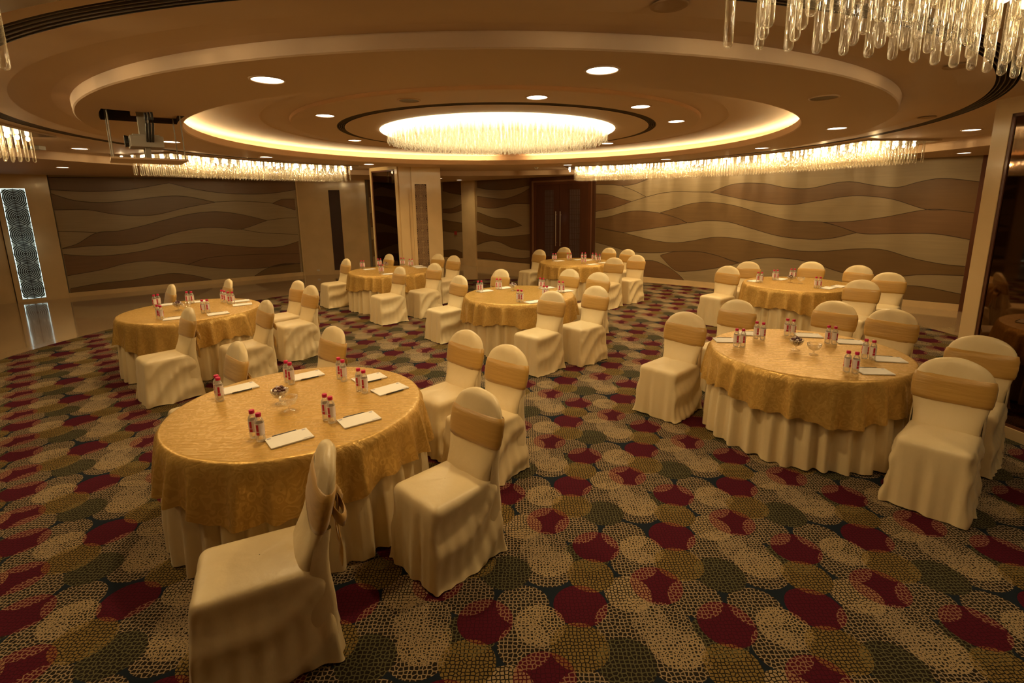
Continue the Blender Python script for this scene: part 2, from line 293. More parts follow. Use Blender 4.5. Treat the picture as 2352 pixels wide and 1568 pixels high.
# ------------------------------------------------------------ room shell
def catmull(pts,u):
    n=len(pts)
    for i in range(n-1):
        if u<=pts[i+1][0] or i==n-2: break
    x0,y0=pts[i]; x1,y1=pts[i+1]; h=max(x1-x0,1e-6); t=min(max((u-x0)/h,0),1)
    def sl(k):
        a=pts[max(k-1,0)]; b=pts[min(k+1,n-1)]; return (b[1]-a[1])/max(b[0]-a[0],1e-6)
    m0,m1=sl(i)*h,sl(i+1)*h
    return (2*t**3-3*t*t+1)*y0+(t**3-2*t*t+t)*m0+(-2*t**3+3*t*t)*y1+(t**3-t*t)*m1
class Wall:  # a vertical plane frame: u along, v out into the room, z up
    def __init__(s,o,d,n): s.o=Vector((o[0],o[1],0)); s.d=Vector((d[0],d[1],0)).normalized(); s.n=Vector((n[0],n[1],0)).normalized()
    def P(s,u,v,z): return tuple(s.o+s.d*u+s.n*v+Vector((0,0,z)))
    def box(s,mb,u0,u1,v0,v1,z0,z1,mi=0):
        vs=[s.P(u,v,z) for z in (z0,z1) for v in (v0,v1) for u in (u0,u1)]
        mb.add(vs,[(0,2,3,1),(4,5,7,6),(0,1,5,4),(2,6,7,3),(0,4,6,2),(1,3,7,5)],mi)
    def patch(s,mb,top,bot,v,mi,zmin,zmax,th=.003):
        a=max(top[0][0],bot[0][0]) if abs(top[0][0]-bot[0][0])>.3 else min(top[0][0],bot[0][0]); b=min(top[-1][0],bot[-1][0]) if abs(top[-1][0]-bot[-1][0])>.3 else max(top[-1][0],bot[-1][0])
        n=max(8,int((b-a)/.06)); f=[];g=[]
        for i in range(n+1):
            u=a+(b-a)*i/n; zt=catmull(top,u); zb=catmull(bot,u); zt=min(zt,zmax); zb=max(min(zb,zt),zmin)
            f.append((u,zb)); g.append((u,max(zt,zb)))
        rb=[s.P(u,v+th,z) for u,z in f]; rtp=[s.P(u,v+th,z) for u,z in g]
        k=len(rb); mb.add(rb+rtp,[(i,i+1,k+i+1,k+i) for i in range(k-1)],mi)
    def line(s,mb,pts,v,mi,zmin,zmax,w=.006):
        a,b=pts[0][0],pts[-1][0]; n=max(6,int((b-a)/.06)); r0=[];r1=[]
        for i in range(n+1):
            u=a+(b-a)*i/n; z=catmull(pts,u); z=min(max(z,zmin),zmax)
            r0.append(s.P(u,v,z-w)); r1.append(s.P(u,v,z+w))
        k=len(r0); mb.add(r0+r1,[(i,i+1,k+i+1,k+i) for i in range(k-1)],mi)
WR=Wall((-3.483,18.797),(.7754,-.6315),(-.6315,-.7754))
WL=Wall((-10.6,11.8),(.768,.640),(.640,-.768))
PA=Wall((-6.4,15.3),(.987,.160),(.160,-.987))
WB=Wall((-4.55,15.6),(.317,.948),(.948,-.317))
ZS=2.80
# floor and carpet
mb=MB(); mb.box((-16,-3.2,-.1),(14,20,0)); struct(mb.obj('floor',M_floor))
mb=MB(); NC=320; CC=(-.27,7.02)
PILLARS=[[(4.17,4.69),(4.63,2.0),(5.5,2.1),(5.03,4.83)],[(-2.60,11.38),(-1.70,11.74),(-2.02,12.73),(-3.22,12.79),(-3.47,12.22)]]
def carpet_r(a):
    c,s_=math.cos(a),math.sin(a); r=7.0      # the carpet is cut back where a pillar stands on the marble
    for poly in PILLARS:
        for (x0,y0),(x1,y1) in zip(poly,poly[1:]+poly[:1]):
            ex,ey=x1-x0,y1-y0; den=c*ey-s_*ex
            if abs(den)<1e-9: continue
            px,py=x0-CC[0],y0-CC[1]; t=(px*ey-py*ex)/den; k=(px*s_-py*c)/den
            if 0<=k<=1 and 0<t<r: r=t-.01
    return r
rr_=[carpet_r(2*PI*k/NC) for k in range(NC)]
mb.loft([[(max(r-d,0)*math.cos(2*PI*k/NC),max(r-d,0)*math.sin(2*PI*k/NC),z) if f else (.001*math.cos(2*PI*k/NC),.001*math.sin(2*PI*k/NC),z) for k,r in enumerate(rr_)] for f,d,z in ((0,0,.01),(1,.07,.01),(1,.01,.004),(1,0,.0005))])

cp=mb.obj('carpet',M_carpet,loc=(-.27,7.02,0)); tag(cp,'large round carpet of overlapping lace discs in tan, olive and maroon on navy','carpet')
# walls: straight boxes behind the panelling
def wallbox(name,segs,mat=M_gwall):
    m=MB()
    for w,u0,u1 in segs: w.box(m,u0,u1,-.12,0,0,ZS+.15)
    return struct(m.obj(name,mat))
w_right=wallbox('wall_right',[(WR,-.4,17.9)])
w_left=wallbox('wall_left',[(WL,-3.6,5.47)])
w_back=wallbox('wall_back',[(WB,-.0,3.4),(PA,-.0,1.87)])
m=MB(); m.box((-13.5,-3.2,0),(-13.36,10,2.95)); m.box((-13.4,-3.3,0),(10.6,-3.16,2.95)); m.box((10.42,-3.2,0),(10.56,7.5,2.95))
struct(m.obj('wall_front',M_gwall))
def panel(parent,name,w,u0,u1,z0,patches,lines,lightm):
    m=MB(); w.box(m,u0,u1,0,.02,z0,ZS,0)
    for k,(t,b) in enumerate(patches):
        w.patch(m,t,b,.02,1+k%3,z0,ZS-.002)
    for t,b in patches:
        w.line(m,t,.0245,4,z0,ZS-.004); w.line(m,b,.0247,4,z0,ZS-.004)
    for l in lines: w.line(m,l,.0243,4,z0,ZS-.004)
    return m.obj(name,[lightm,M_vd[0],M_vd[1],M_vd[2],M_groove],parent,fix=False)
B1=[x for x in B_PATCH if x[0][0][0]>2.5]; B0=[x for x in B_PATCH if x[0][0][0]<2.5]
panel(w_right,'veneer_panel',WR,7.27,15.09,.13,R_PATCH,RG,M_vl[0])
panel(w_right,'veneer_panel',WR,2.73,5.03,.22,B1,[],M_vl[1])
panel(w_right,'veneer_panel',WR,-.2,2.11,.22,B0,[],M_vl[1])
panel(w_left,'veneer_panel',WL,0.02,5.34,.11,L_PATCH,LG,M_vl[0])
panel(w_back,'veneer_panel',WB,.1,3.3,.2,[([(0.1,2.8),(1.5,2.8),(3.2,2.8)],[(.1,2.3),(1.5,2.45),(3.2,2.3)]),([(.1,1.8),(1.5,1.9),(3.2,1.7)],[(.1,1.4),(1.5,1.5),(3.2,1.45)]),([(.1,1.0),(1.5,1.1),(3.2,.9)],[(.1,.5),(1.5,.6),(3.2,.6)])],[],M_vl[1])
m=MB(); WR.box(m,2.11,2.73,0,.07,0,ZS); struct(m.obj('trim_marble',M_marb))
m=MB(); WR.box(m,15.09,15.22,0,.06,0,ZS); struct(m.obj('trim_wood',M_redwood))
m=MB(); WR.box(m,7.27,15.09,.0,.035,0,.13); WR.box(m,2.73,5.03,0,.035,0,.22); WR.box(m,-.2,2.11,0,.035,0,.22); WR.box(m,15.22,17.8,0,.03,0,.1); struct(m.obj('baseboard_right',M_marb))
m=MB(); WL.box(m,0.0,5.47,.0,.035,0,.11); struct(m.obj('baseboard_left',M_marb))
m=MB(); WL.box(m,5.34,5.47,0,.06,0,ZS); struct(m.obj('trim_left',M_marb))
# ring lattice: concentric rings per square module
def lattice(w,u0,u1,v,z0,z1,nmod,mat,parent,name='ring_lattice',rings=6,th=.48,th3=.006):
    m=MB(); uc=(u0+u1)/2; hw=(u1-u0)/2; hz=(z1-z0)/nmod/2
    for k in range(nmod):
        zc=z0+hz*(2*k+1)
        for r in range(rings+3):
            ra=(r+.25)/rings; rb=ra+th/rings*1.25
            N=36
            for j in range(N):
                a0,a1=2*PI*j/N,2*PI*(j+1)/N
                q=[(uc+hw*rr*math.cos(a),zc+hz*rr*math.sin(a)) for rr,a in ((ra,a0),(rb,a0),(rb,a1),(ra,a1))]
                if all(abs(a-uc)<=hw*1.001 and abs(b-zc)<=hz*1.001 for a,b in q):
                    m.add([w.P(a,v+th3,b) for a,b in q]+[w.P(a,v,b) for a,b in q],[(0,1,2,3),(0,4,5,1),(1,5,6,2),(2,6,7,3),(3,7,4,0)],0)
        w.box(m,u0,u1,v,v+th3+.001,zc-.004,zc+.004); w.box(m,u0,u1,v,v+th3+.001,z0+2*hz*k-.004,z0+2*hz*k+.004)
    w.box(m,uc-.004,uc+.004,v,v+th3+.001,z0,z1)
    w.box(m,u0-.006,u0,v,v+th3+.002,z0,z1); w.box(m,u1,u1+.006,v,v+th3+.002,z0,z1)
    return m.obj(name,mat,parent)
# marble pier with the lit lattice, far end of the left wall
t=struct(empty('marble_pier')); m=MB()
WL.box(m,-.88,-.795,0,.09,0,ZS); WL.box(m,-.395,0,0,.09,0,ZS); WL.box(m,-.795,-.395,0,.09,0,.06); WL.box(m,-.795,-.395,0,.09,2.5,ZS); m.obj('marble_cladding',M_marb,t)
m=MB(); WL.box(m,-.795,-.395,.001,.02,.06,2.5); m.obj('backlight',M_ledback,t)
m=MB(); WL.box(m,-.793,-.781,.02,.03,.07,2.49); WL.box(m,-.409,-.397,.02,.03,.07,2.49); WL.box(m,-.79,-.40,.02,.03,2.483,2.495); WL.box(m,-.79,-.40,.02,.03,.065,.077); m.obj('led_strip',M_led,t)
lattice(WL,-.79,-.40,.055,.065,2.495,6,M_latd,t)
lamp('POINT',WL.P(-.6,.3,1.3),.6,.2,col=(.8,1,.95),name='led_spill')
m=MB(); WL.box(m,-3.5,-.9,0,.05,0,ZS); struct(m.obj('wall_pier_cladding',M_marb))
# pilaster with a dark lattice, between left wall and back
t=struct(empty('marble_pilaster')); m=MB()
PA.box(m,-.07,.81,0,.10,0,ZS); PA.box(m,1.13,1.87,0,.10,0,ZS); PA.box(m,.81,1.13,0,.10,0,.13); PA.box(m,.81,1.13,0,.10,2.5,ZS); m.obj('marble_cladding',M_marb,t)
m=MB(); PA.box(m,.81,1.13,.001,.03,.13,2.5); m.obj('lattice_backing',M_latb,t)
lattice(PA,.815,1.125,.05,.135,2.495,7,M_latb,t)
m=MB(); PA.box(m,.30,.38,.10,.108,.12,.165); so=m.obj('wall_socket',M_white); tag(so,'white wall socket low on the marble pilaster','socket')
# free-standing pillar in the middle back
def prism(m,pts,z0,z1,mi=0):
    n=len(pts); m.add([(x,y,z) for z in (z0,z1) for x,y in pts],[tuple(range(n))[::-1],tuple(range(n,2*n))]+[(i,(i+1)%n,n+(i+1)%n,n+i) for i in range(n)],mi)
K=(-2.60,11.42); RR=(-1.74,11.76); LF=(-3.42,12.22)
t=struct(empty('marble_pillar')); m=MB(); prism(m,[K,RR,(-2.05,12.7),(-3.2,12.75),LF],0,2.895); m.obj('marble_core',M_marb,t)
PF=Wall(K,(.930,.368),(.368,-.930)); PM=Wall(LF,(K[0]-LF[0],K[1]-LF[1]),(-.70,-.71))
m=MB(); PF.box(m,0.0,.19,0,.03,0,2.895); PF.box(m,.27,.34,0,.03,0,2.895); PF.box(m,.60,.925,0,.03,0,2.895); PF.box(m,.34,.60,0,.03,2.50,2.895); PF.box(m,.34,.60,0,.03,0,.22); m.obj('marble_cladding',M_marb,t)
m=MB(); PF.box(m,.34,.60,.001,.006,.22,2.5); m.obj('lattice_backing',M_latb,t)
lattice(PF,.345,.595,.012,.225,2.495,9,M_lat,t)
m=MB(); PM.box(m,.075,1.03,.002,.012,.12,2.80); m.obj('mirror',M_mirror,t)
m=MB()
for a,b,c,d in ((.06,.09,.1,2.82),(1.02,1.05,.1,2.82),(.06,1.05,2.79,2.82),(.06,1.05,.1,.13)): PM.box(m,a,b,0,.02,c,d)
m.obj('mirror_frame',M_redwood,t)
m=MB(); PM.box(m,0,.06,0,.035,0,2.895); PM.box(m,1.05,1.145,0,.035,0,2.895); PM.box(m,.06,1.05,0,.035,2.82,2.895); PM.box(m,.06,1.05,0,.035,0,.1); m.obj('marble_surround',M_marb,t)
# mirror pillar at the right edge
PR=Wall((4.20,4.66),(.17,-.985),(-.985,-.17))
t=struct(empty('mirror_pillar')); m=MB(); PR.box(m,0,2.7,-.8,0,0,2.895); m.obj('marble_core',M_marb,t)
m=MB(); PR.box(m,0,.135,0,.03,0,2.895); PR.box(m,2.55,2.7,0,.03,0,2.895); PR.box(m,.135,2.55,0,.03,2.76,2.895); PR.box(m,.135,2.55,0,.04,0,.10); m.obj('marble_surround',M_marb,t)
m=MB(); PR.box(m,.15,2.54,.002,.01,.12,2.74); m.obj('mirror',M_mirror,t)
m=MB()
for a,b,c,d in ((.135,.16,.10,2.76),(2.53,2.55,.1,2.76),(.135,2.55,2.735,2.76),(.135,2.55,.1,.122)): PR.box(m,a,b,0,.022,c,d)
m.obj('mirror_frame',M_redwood,t)
# double door
t=struct(empty('door_1',WR.P(6.15,0,0))); off=t.location.copy()
def dobj(m,name,mat,par=None):
    o=m.obj(name,mat,par or t)
    if par is None: o.location=-off
    else: o.location=(0,0,0)
    return o
m=MB(); WR.box(m,5.03,5.11,0,.10,0,ZS); WR.box(m,7.20,7.27,0,.10,0,ZS); WR.box(m,5.11,7.20,0,.07,2.70,ZS); dobj(m,'outer_jamb',M_darkwood)
m=MB(); WR.box(m,5.11,5.155,0,.09,0,2.70); WR.box(m,7.155,7.20,0,.09,0,2.70); WR.box(m,5.155,7.155,0,.09,2.655,2.70); dobj(m,'lit_casing',pbr('door_casing_lit_tone',(.24,.12,.06),.35))  # paler brown: light falling on this trim is put into its colour
m=MB(); WR.box(m,5.155,5.24,0,.06,0,2.655); WR.box(m,7.04,7.155,0,.06,0,2.655); WR.box(m,5.24,7.04,0,.06,2.59,2.655); dobj(m,'inner_frame',M_redwood)
for a,b,l0,l1,hx in ((5.24,6.068,5.55,5.87,5.99),(6.073,7.04,6.42,6.77,6.145)):
    m=MB(); WR.box(m,a,l0,0,.04,.01,2.59); WR.box(m,l1,b,0,.04,.01,2.59); WR.box(m,l0,l1,0,.04,.01,.5); WR.box(m,l0,l1,0,.04,2.43,2.59); lf=dobj(m,'door_leaf',M_darkwood)
    m=MB(); WR.box(m,l0,l1,.005,.02,.5,2.43); o=dobj(m,'glass_strip',pbr('smoky_glass',(.17,.12,.11),.2),lf)
    m=MB(); H=(2.43-.5)/11
    for k in range(12): WR.box(m,l0,l1,.02,.032,.5+H*k-.008,.5+H*k+.008)
    for k in range(7):
        u=l0+(l1-l0)*k/6; WR.box(m,u-.004,u+.004,.02,.03,.5,2.43)
    for k in range(44): WR.box(m,l0,l1,.02,.028,.5+H*k/4-.0025,.5+H*k/4+.0025)
    dobj(m,'lattice',M_latb,lf)
    m=MB(); m.tube([WR.P(hx,.10,.82),WR.P(hx,.10,1.82)],.014,10)
    for z in (.92,1.72): m.tube([WR.P(hx,.03,z),WR.P(hx,.10,z)],.009,8)
    dobj(m,'handle',M_brass,lf)
m=MB(); WR.box(m,1.70,1.80,.03,.06,1.02,1.14); al=m.obj('alarm_box',M_red); tag(al,'small red alarm box on the dark wavy panel behind the pillar','alarm')
# ------------------------------------------------------------ ceiling
def pol(r,a,z): return (CX+r*math.cos(a),CY+r*math.sin(a),z)
SEG=240; A0,A1=143,149
ce=MB()
def ring(prof,mi=0,skip=False):
    for (ra,za),(rb,zb) in zip(prof[:-1],prof[1:]):
        vs=[pol(ra,2*PI*j/SEG,za) for j in range(SEG)]+[pol(rb,2*PI*j/SEG,zb) for j in range(SEG)]
        fs=[(j,(j+1)%SEG,SEG+(j+1)%SEG,SEG+j) for j in range(SEG) if not (skip and A0<=j<A1)]
        ce.add(vs,fs,mi)
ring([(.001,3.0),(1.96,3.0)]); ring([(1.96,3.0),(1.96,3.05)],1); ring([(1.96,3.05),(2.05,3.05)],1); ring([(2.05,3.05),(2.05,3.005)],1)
ring([(2.05,3.005),(2.54,3.01),(2.56,3.015),(2.57,3.045),(2.86,3.045),(2.875,3.035),(3.98,3.035),(3.98,2.885),(3.66,2.885),(3.62,2.89),(3.60,2.925),(3.585,2.925),(3.58,2.845),(3.59,2.835),(3.63,2.835)])
ring([(3.63,2.835),(4.20,2.835)],skip=True)
ring([(4.20,2.835),(4.355,2.835),(4.365,2.843),(4.37,2.918),(4.48,2.917),(4.72,2.895),(4.93,2.895)])
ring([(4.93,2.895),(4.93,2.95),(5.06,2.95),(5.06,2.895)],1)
ring([(5.06,2.895),(6.45,2.895),(6.99,2.925),(7.0,2.92),(7.0,2.80),(7.03,2.80),(15.5,2.80)])
# projector hatch above the skipped sector
a0,a1=2*PI*A0/SEG,2*PI*A1/SEG
def arc(r,z): return [pol(r,a0+(a1-a0)*k/6,z) for k in range(7)]
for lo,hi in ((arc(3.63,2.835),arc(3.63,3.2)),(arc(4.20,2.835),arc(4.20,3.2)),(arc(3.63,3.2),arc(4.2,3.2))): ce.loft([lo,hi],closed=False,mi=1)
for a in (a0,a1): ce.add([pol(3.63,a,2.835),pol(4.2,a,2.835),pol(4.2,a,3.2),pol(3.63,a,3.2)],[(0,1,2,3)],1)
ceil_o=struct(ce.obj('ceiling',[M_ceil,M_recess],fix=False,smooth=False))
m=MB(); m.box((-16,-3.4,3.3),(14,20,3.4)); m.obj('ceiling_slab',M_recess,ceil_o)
# slot diffusers: concentric slats in the two grooves
for rs,z,lab in (((1.975,1.997,2.019,2.041),3.0,'inner round slot vent ringing the central chandelier'),((4.95,4.98,5.01,5.04),2.893,'outer round slot vent ringing the stepped ceiling')):
    m=MB()
    for r in rs: m.lathe([(r-.003,z+.003),(r-.003,z+.03),(r+.003,z+.03),(r+.003,z+.003),(r-.003,z+.003)],160,(CX,CY,0))
    tag(m.obj('ceiling_vent',M_vent),lab,'vent')
# cove light: segments of hidden strip light
m=MB()
for b0,b1 in ((-92,83),(93,262)):
    m.lathe([(3.74,2.89),(3.80,2.89),(3.80,2.905),(3.74,2.905),(3.74,2.89)],120,(CX,CY,0),a0=R(b0),a1=R(b1))
tag(m.obj('cove_light',M_cove),'warm strip light hidden in the round ceiling cove','light')
# ------------------------------------------------------------ downlights
def dl_proto(lit,r=.095):
    m=MB(); m.lathe([(r*1.15,0),(r*1.13,-.006),(r*1.0,-.007),(r*.985,.0)],28)
    o=m.obj('downlight',M_ceil,smooth=True)
    m=MB(); m.lathe([(.001,-.002),(r*.985,-.002)],28); m.obj('lens',M_lampglow if lit else pbr('unlit_lens',(.12,.08,.05),.4),o,fix=False)
    return o
P_on=dl_proto(True); P_off=dl_proto(False); used=set()
def downlight(x,y,z,label,group,lit=True,power=22,spot=125):
    p=P_on if lit else P_off
    if lit in used: o=dup(p,(x,y,z),label=label,group=group)
    else: used.add(lit); o=p; o.location=(x,y,z)
    tag(o,label,'downlight',group)
    if lit: lamp('SPOT',(x,y,z-.02),power*1.15,.08,spot=150,blend=.9)
CLK={251:'behind the projector toward the camera',281:'nearest the camera',341:'on the mirror pillar side',11:'on the bright wall side',41:'toward the bright wavy wall',71:'toward the double door',131:'before the patterned pillar',161:'toward the dark wavy wall',191:'behind the projector'}
for a,ph in CLK.items():
    x,y,_=pol(3.99,R(a),0); downlight(x,y,2.835,'round downlight in the lowered ceiling ring, '+ph,'downlights in the lowered ring',power=75)
for a,ph in {281:'nearest the camera',311:'second from the camera',341:'third from the camera',41:'beyond the chandelier rim',161:'on the dark wall side',218:'on the projector side'}.items():
    x,y,_=pol(2.29,R(a),0); downlight(x,y,3.008,'round downlight in the inner ceiling disc, '+ph,'downlights in the inner disc',power=10)
for x,y,z,ph in ((-6.23,7.54,2.895,'outside the vent ring near the dark wavy wall'),(5.64,6.59,2.895,'outside the vent ring near the bright wavy wall'),(-8.34,9.64,2.80,'in the low soffit by the dark wavy wall'),(7.41,8.73,2.80,'in the low soffit by the bright wavy wall'),(-1.83,16.42,2.80,'in the far soffit behind the pillar, deeper one'),(-2.29,15.3,2.80,'in the far soffit behind the pillar, nearer one')):
    downlight(x,y,z,'small round downlight '+ph,'outer downlights',power=30)
for a,r,z,ph in ((311,3.99,2.835,'in the lowered ring'),(251,2.29,3.008,'in the inner disc')):
    x,y,_=pol(r,R(a),0); downlight(x,y,z,'unlit round downlight '+ph,'unlit downlights',lit=False)
for x,y,ph in ((4.26,5.54,'by the slot vent'),(.66,2.39,'over the camera'),(2.82,3.47,'shape for a dim lamp under the glass rods')):  # two speakers; the last disc stands for a dim lamp
    m=MB(); m.lathe([(.001,0),(.055,0),(.075,-.004),(.082,.0)],28,(0,0,0)); tag(m.obj('ceiling_speaker',pbr('speaker_mesh',(.42,.28,.16),.7),loc=(x,y,2.888),smooth=True),'flat round ceiling speaker '+ph,'speaker','ceiling speakers')
m=MB(); m.lathe([(.001,-.05),(.03,-.045),(.04,-.02),(.055,-.006),(.055,0)],20); tag(m.obj('smoke_detector',M_white,loc=(.45,12.4,2.893),smooth=True),'white smoke detector on the ceiling near the far chandelier','smoke detector')
m=MB(); m.box((-.09,-.05,-.05),(.09,.05,0)); m.box((-.07,-.055,-.04),(.07,-.05,-.01)); tag(m.obj('ceiling_box',M_grey,loc=(-6.5,7.15,2.89)),'small pale box on the ceiling beside the dark-wall chandelier rods','box')
# ------------------------------------------------------------ chandeliers
def capsule(r,L,n=8):
    m=MB(); m.lathe([(.0005,0),(r,0),(r,-L+r),(r*.8,-L+r*.4),(r*.45,-L+r*.1),(.0005,-L)],n); return m
rod_me={}
def rodmesh(r,L):
    k=(r,L)
    if k not in rod_me: rod_me[k]=capsule(r,L,8 if r<.014 else 10).mesh('glass_rod',M_rod,True)
    return rod_me[k]
camv=Vector((0,0,2.06))
def rods(root,pts,r,L,ztop):
    pts=sorted(pts,key=lambda q:(Vector((q[0],q[1],ztop))-camv).length)
    near=[q for q in pts if q[1]>.75*abs(q[0]) ] ; near=near[:100]; ns=set(near)
    me=rodmesh(r,L)
    for q in near:
        o=bpy.data.objects.new('glass_rod',me); COL.objects.link(o); o.parent=root; o.location=(q[0],q[1],ztop)
    m=MB(); base=capsule(r,L,8)
    for q in pts:
        if q in ns: continue
        m.add([(v[0]+q[0],v[1]+q[1],v[2]+ztop) for v in base.v],base.f)
    if m.v: o=m.obj('glass_rods',M_rod,root,smooth=True,fix=False); o['kind']='stuff'
def sector(name,b0,b1,label,seed,pw=15):
    rnd=random.Random(seed); root=tag(empty(name),label,'chandelier','curved ceiling chandeliers')
    r0,r1=5.18,6.32
    m=MB(); m.lathe([(r0,2.868),(r0,2.893),(r1,2.893),(r1,2.868),(r0,2.868)],40,(CX,CY,0),a0=R(b0),a1=R(b1))
    e=[pol(r0,R(b0),2.868),pol(r1,R(b0),2.868),pol(r1,R(b0),2.893),pol(r0,R(b0),2.893)]; m.add(e,[(0,1,2,3)])
    e=[pol(r0,R(b1),2.868),pol(r1,R(b1),2.868),pol(r1,R(b1),2.893),pol(r0,R(b1),2.893)]; m.add(e,[(0,1,2,3)])
    m.obj('mounting_plate',M_steel,root)
    pts=[]; nr=9
    for i in range(nr):
        rr=5.36+(6.2-5.36)*i/(nr-1); n=int((b1-b0-3)/ (R(1)**-1*0+math.degrees(.115/rr)))
        for k in range(n):
            a=b0+1.5+(b1-b0-3)*(k+.5*(i%2))/n; pts.append(pol(rr,R(a),0)[:2])
    rods(root,pts,.0165,.29,2.866)
    n=max(3,int((b1-b0)/5))
    for k in range(n):
        a=b0+(b1-b0)*(k+.5)/n; rr=5.75+(.2 if k%2 else -.25)
        for kk in range(9):
            p2=pol((5.42,5.76,6.08)[kk%3],R(a+(b1-b0)/n*(kk//3/3-.33)+.5*(kk%3)),2.835); m=MB(); m.lathe([(.0005,.03),(.014,.025),(.02,.0),(.014,-.018),(.0005,-.024)],10); m.obj('bulb',M_bulb,root,smooth=True,loc=p2)
        p=pol(rr,R(a),2.83); lamp('POINT',(p[0],p[1],2.835),pw,.02,name='bulb_light')
    return root
sector('arc_chandelier',3.5,75,'long curved glass rod chandelier before the bright wavy wall',1,24)
sector('arc_chandelier',127.5,169,'curved glass rod chandelier before the dark wavy wall',2)
sector('arc_chandelier',191,254.5,'curved glass rod chandelier cut by the picture\'s left edge, above the camera side',3)
sector('arc_chandelier',279,320,'large glass rod chandelier hanging overhead beside the mirror pillar',4,8)
root=tag(empty('round_chandelier',(CX,CY,3.0)),'big round glowing chandelier of glass rods in the ceiling centre','chandelier')
m=MB(); m.lathe([(.001,-.012),(1.535,-.012),(1.545,-.002)],96); m.obj('glowing_plate',M_chglow,root,fix=False)
pts=[]; g=.078
for i in range(-20,21):
    for j in range(-23,24):
        x=(i+(.5 if j%2 else 0))*g+random.uniform(-.016,.016); y=j*g*.866+random.uniform(-.016,.016)
        if math.hypot(x,y)<1.46: pts.append((x,y))
pts2=sorted(pts,key=lambda q:-math.hypot(*q)); 
rim=[q for q in pts2 if q[1]<0][:60]+[q for q in pts2 if q[1]>=0][:40]; rs=set(rim); me=rodmesh(.012,.15)
for q in rim:
    o=bpy.data.objects.new('glass_rod',me); COL.objects.link(o); o.parent=root; o.location=(q[0],q[1],-.014)
m=MB(); base=capsule(.012,.15,6)
for q in pts:
    if q in rs: continue
    m.add([(v[0]+q[0],v[1]+q[1],v[2]-.014) for v in base.v],base.f)
o=m.obj('glass_rods',M_rod,root,smooth=True,fix=False); o['kind']='stuff'
# ------------------------------------------------------------ projector lift
pr=empty('projector',(-3.28,4.69,0)); tag(pr,'white projector hanging from an open ceiling hatch','projector')
ang=R(219)
def PJ(x,y,z): c,s=math.cos(ang+PI/2),math.sin(ang+PI/2); return (x*c-y*s,x*s+y*c,z)
def pbox(m,a,b,mi=0):
    vs=[PJ(x,y,z) for z in (a[2],b[2]) for y in (a[1],b[1]) for x in (a[0],b[0])]; m.add(vs,[(0,2,3,1),(4,5,7,6),(0,1,5,4),(2,6,7,3),(0,4,6,2),(1,3,7,5)],mi)
m=MB(); pbox(m,(-.14,-.12,2.575),(.14,.12,2.67)); pbox(m,(-.12,-.10,2.67),(.12,.10,2.682)); bd=m.obj('projector_body',M_proj,pr)
mod=bd.modifiers.new('b','BEVEL'); mod.width=.02; mod.segments=2
m=MB(); m.lathe([(.0005,0),(.045,0),(.05,-.03),(.035,-.03),(.03,-.01)],20); ln=m.obj('lens',M_black,pr); ln.location=PJ(.07,-.125,2.62); ln.rotation_euler=(PI/2,0,ang+PI/2+PI)
m=MB()
for k in range(6): pbox(m,(-.135,-.1+.035*k,2.59),(-.142,-.085+.035*k,2.65))
m.obj('side_vent',M_black,pr)
m=MB(); pbox(m,(-.04,-.04,2.68),(.04,.04,3.1)); m.obj('lift_column',M_grey,pr)
m=MB(); pbox(m,(-.27,-.27,2.46),(.27,.27,2.475)); m.obj('hatch_panel',M_ceil,pr)
for x in (-.25,.25):
    for y in (-.25,.25):
        m=MB(); m.tube([PJ(x,y,2.47),PJ(x,y,3.1)],.005,8); m.obj('hanger_rod',M_grey,pr)
for x in (-.08,.08):
    m=MB(); pbox(m,(x-.015,-.02,2.475),(x+.015,.02,2.575)); m.obj('support_foot',M_grey,pr)
for k in range(3):
    m=MB(); pts=[PJ(.06+.02*k,0,3.0)]+[PJ(.06+.2*math.sin(t*PI)*(1+.15*k)+.1*t,.02*k,3.0-.38*t) for t in [i/12 for i in range(1,13)]]; m.tube(pts,.009,6); m.obj('cable',M_black,pr,smooth=True)
# ------------------------------------------------------------ chairs
def rrect(hx,y0,y1,cr,n):
    """n points of a rounded rectangle with outward normals, starting at front middle"""
    cy=(y0+y1)/2; hy=(y1-y0)/2; pts=[]
    segs=[]; Lx=2*(hx-cr); Ly=2*(hy-cr); arc=cr*PI/2; tot=2*Lx+2*Ly+4*arc
    for i in range(n):
        s=(i/n)*tot; 
        for kind,L in (('r',Lx),('c0',arc),('u',Ly),('c1',arc),('l',Lx),('c2',arc),('d',Ly),('c3',arc)):
            if s<=L: break
            s-=L
        t=s/L
        if kind=='r': p=(-hx+cr+Lx*t,-hy); nn=(0,-1)
        elif kind=='u': p=(hx,-hy+cr+Ly*t); nn=(1,0)
        elif kind=='l': p=(hx-cr-Lx*t,hy); nn=(0,1)
        elif kind=='d': p=(-hx,hy-cr-Ly*t); nn=(-1,0)
        else:
            k=int(kind[1]); a=-PI/2+k*PI/2+t*PI/2; c=((hx-cr)*(1 if k in(0,1) else -1),(hy-cr)*(1 if k in(1,2) else -1)); p=(c[0]+cr*math.cos(a),c[1]+cr*math.sin(a)); nn=(math.cos(a),math.sin(a))
        pts.append((p[0],p[1]+cy,nn[0],nn[1]))
    return pts
def sm(a,b,x): t=min(max((x-a)/(b-a),0),1); return t*t*(3-2*t)
def backsec(z):
    yc=.180+.24*(z-.45); w=.188+.034*sm(.5,.74,z)
    if z>.775: w*=max(0,1-((z-.775)/.187)**2.4)**.5
    t=.032+.035*(1-sm(.45,.62,z))
    if z>.92: t*=max(.12,1-((z-.92)/.042)**2)**.5
    return yc,w,t
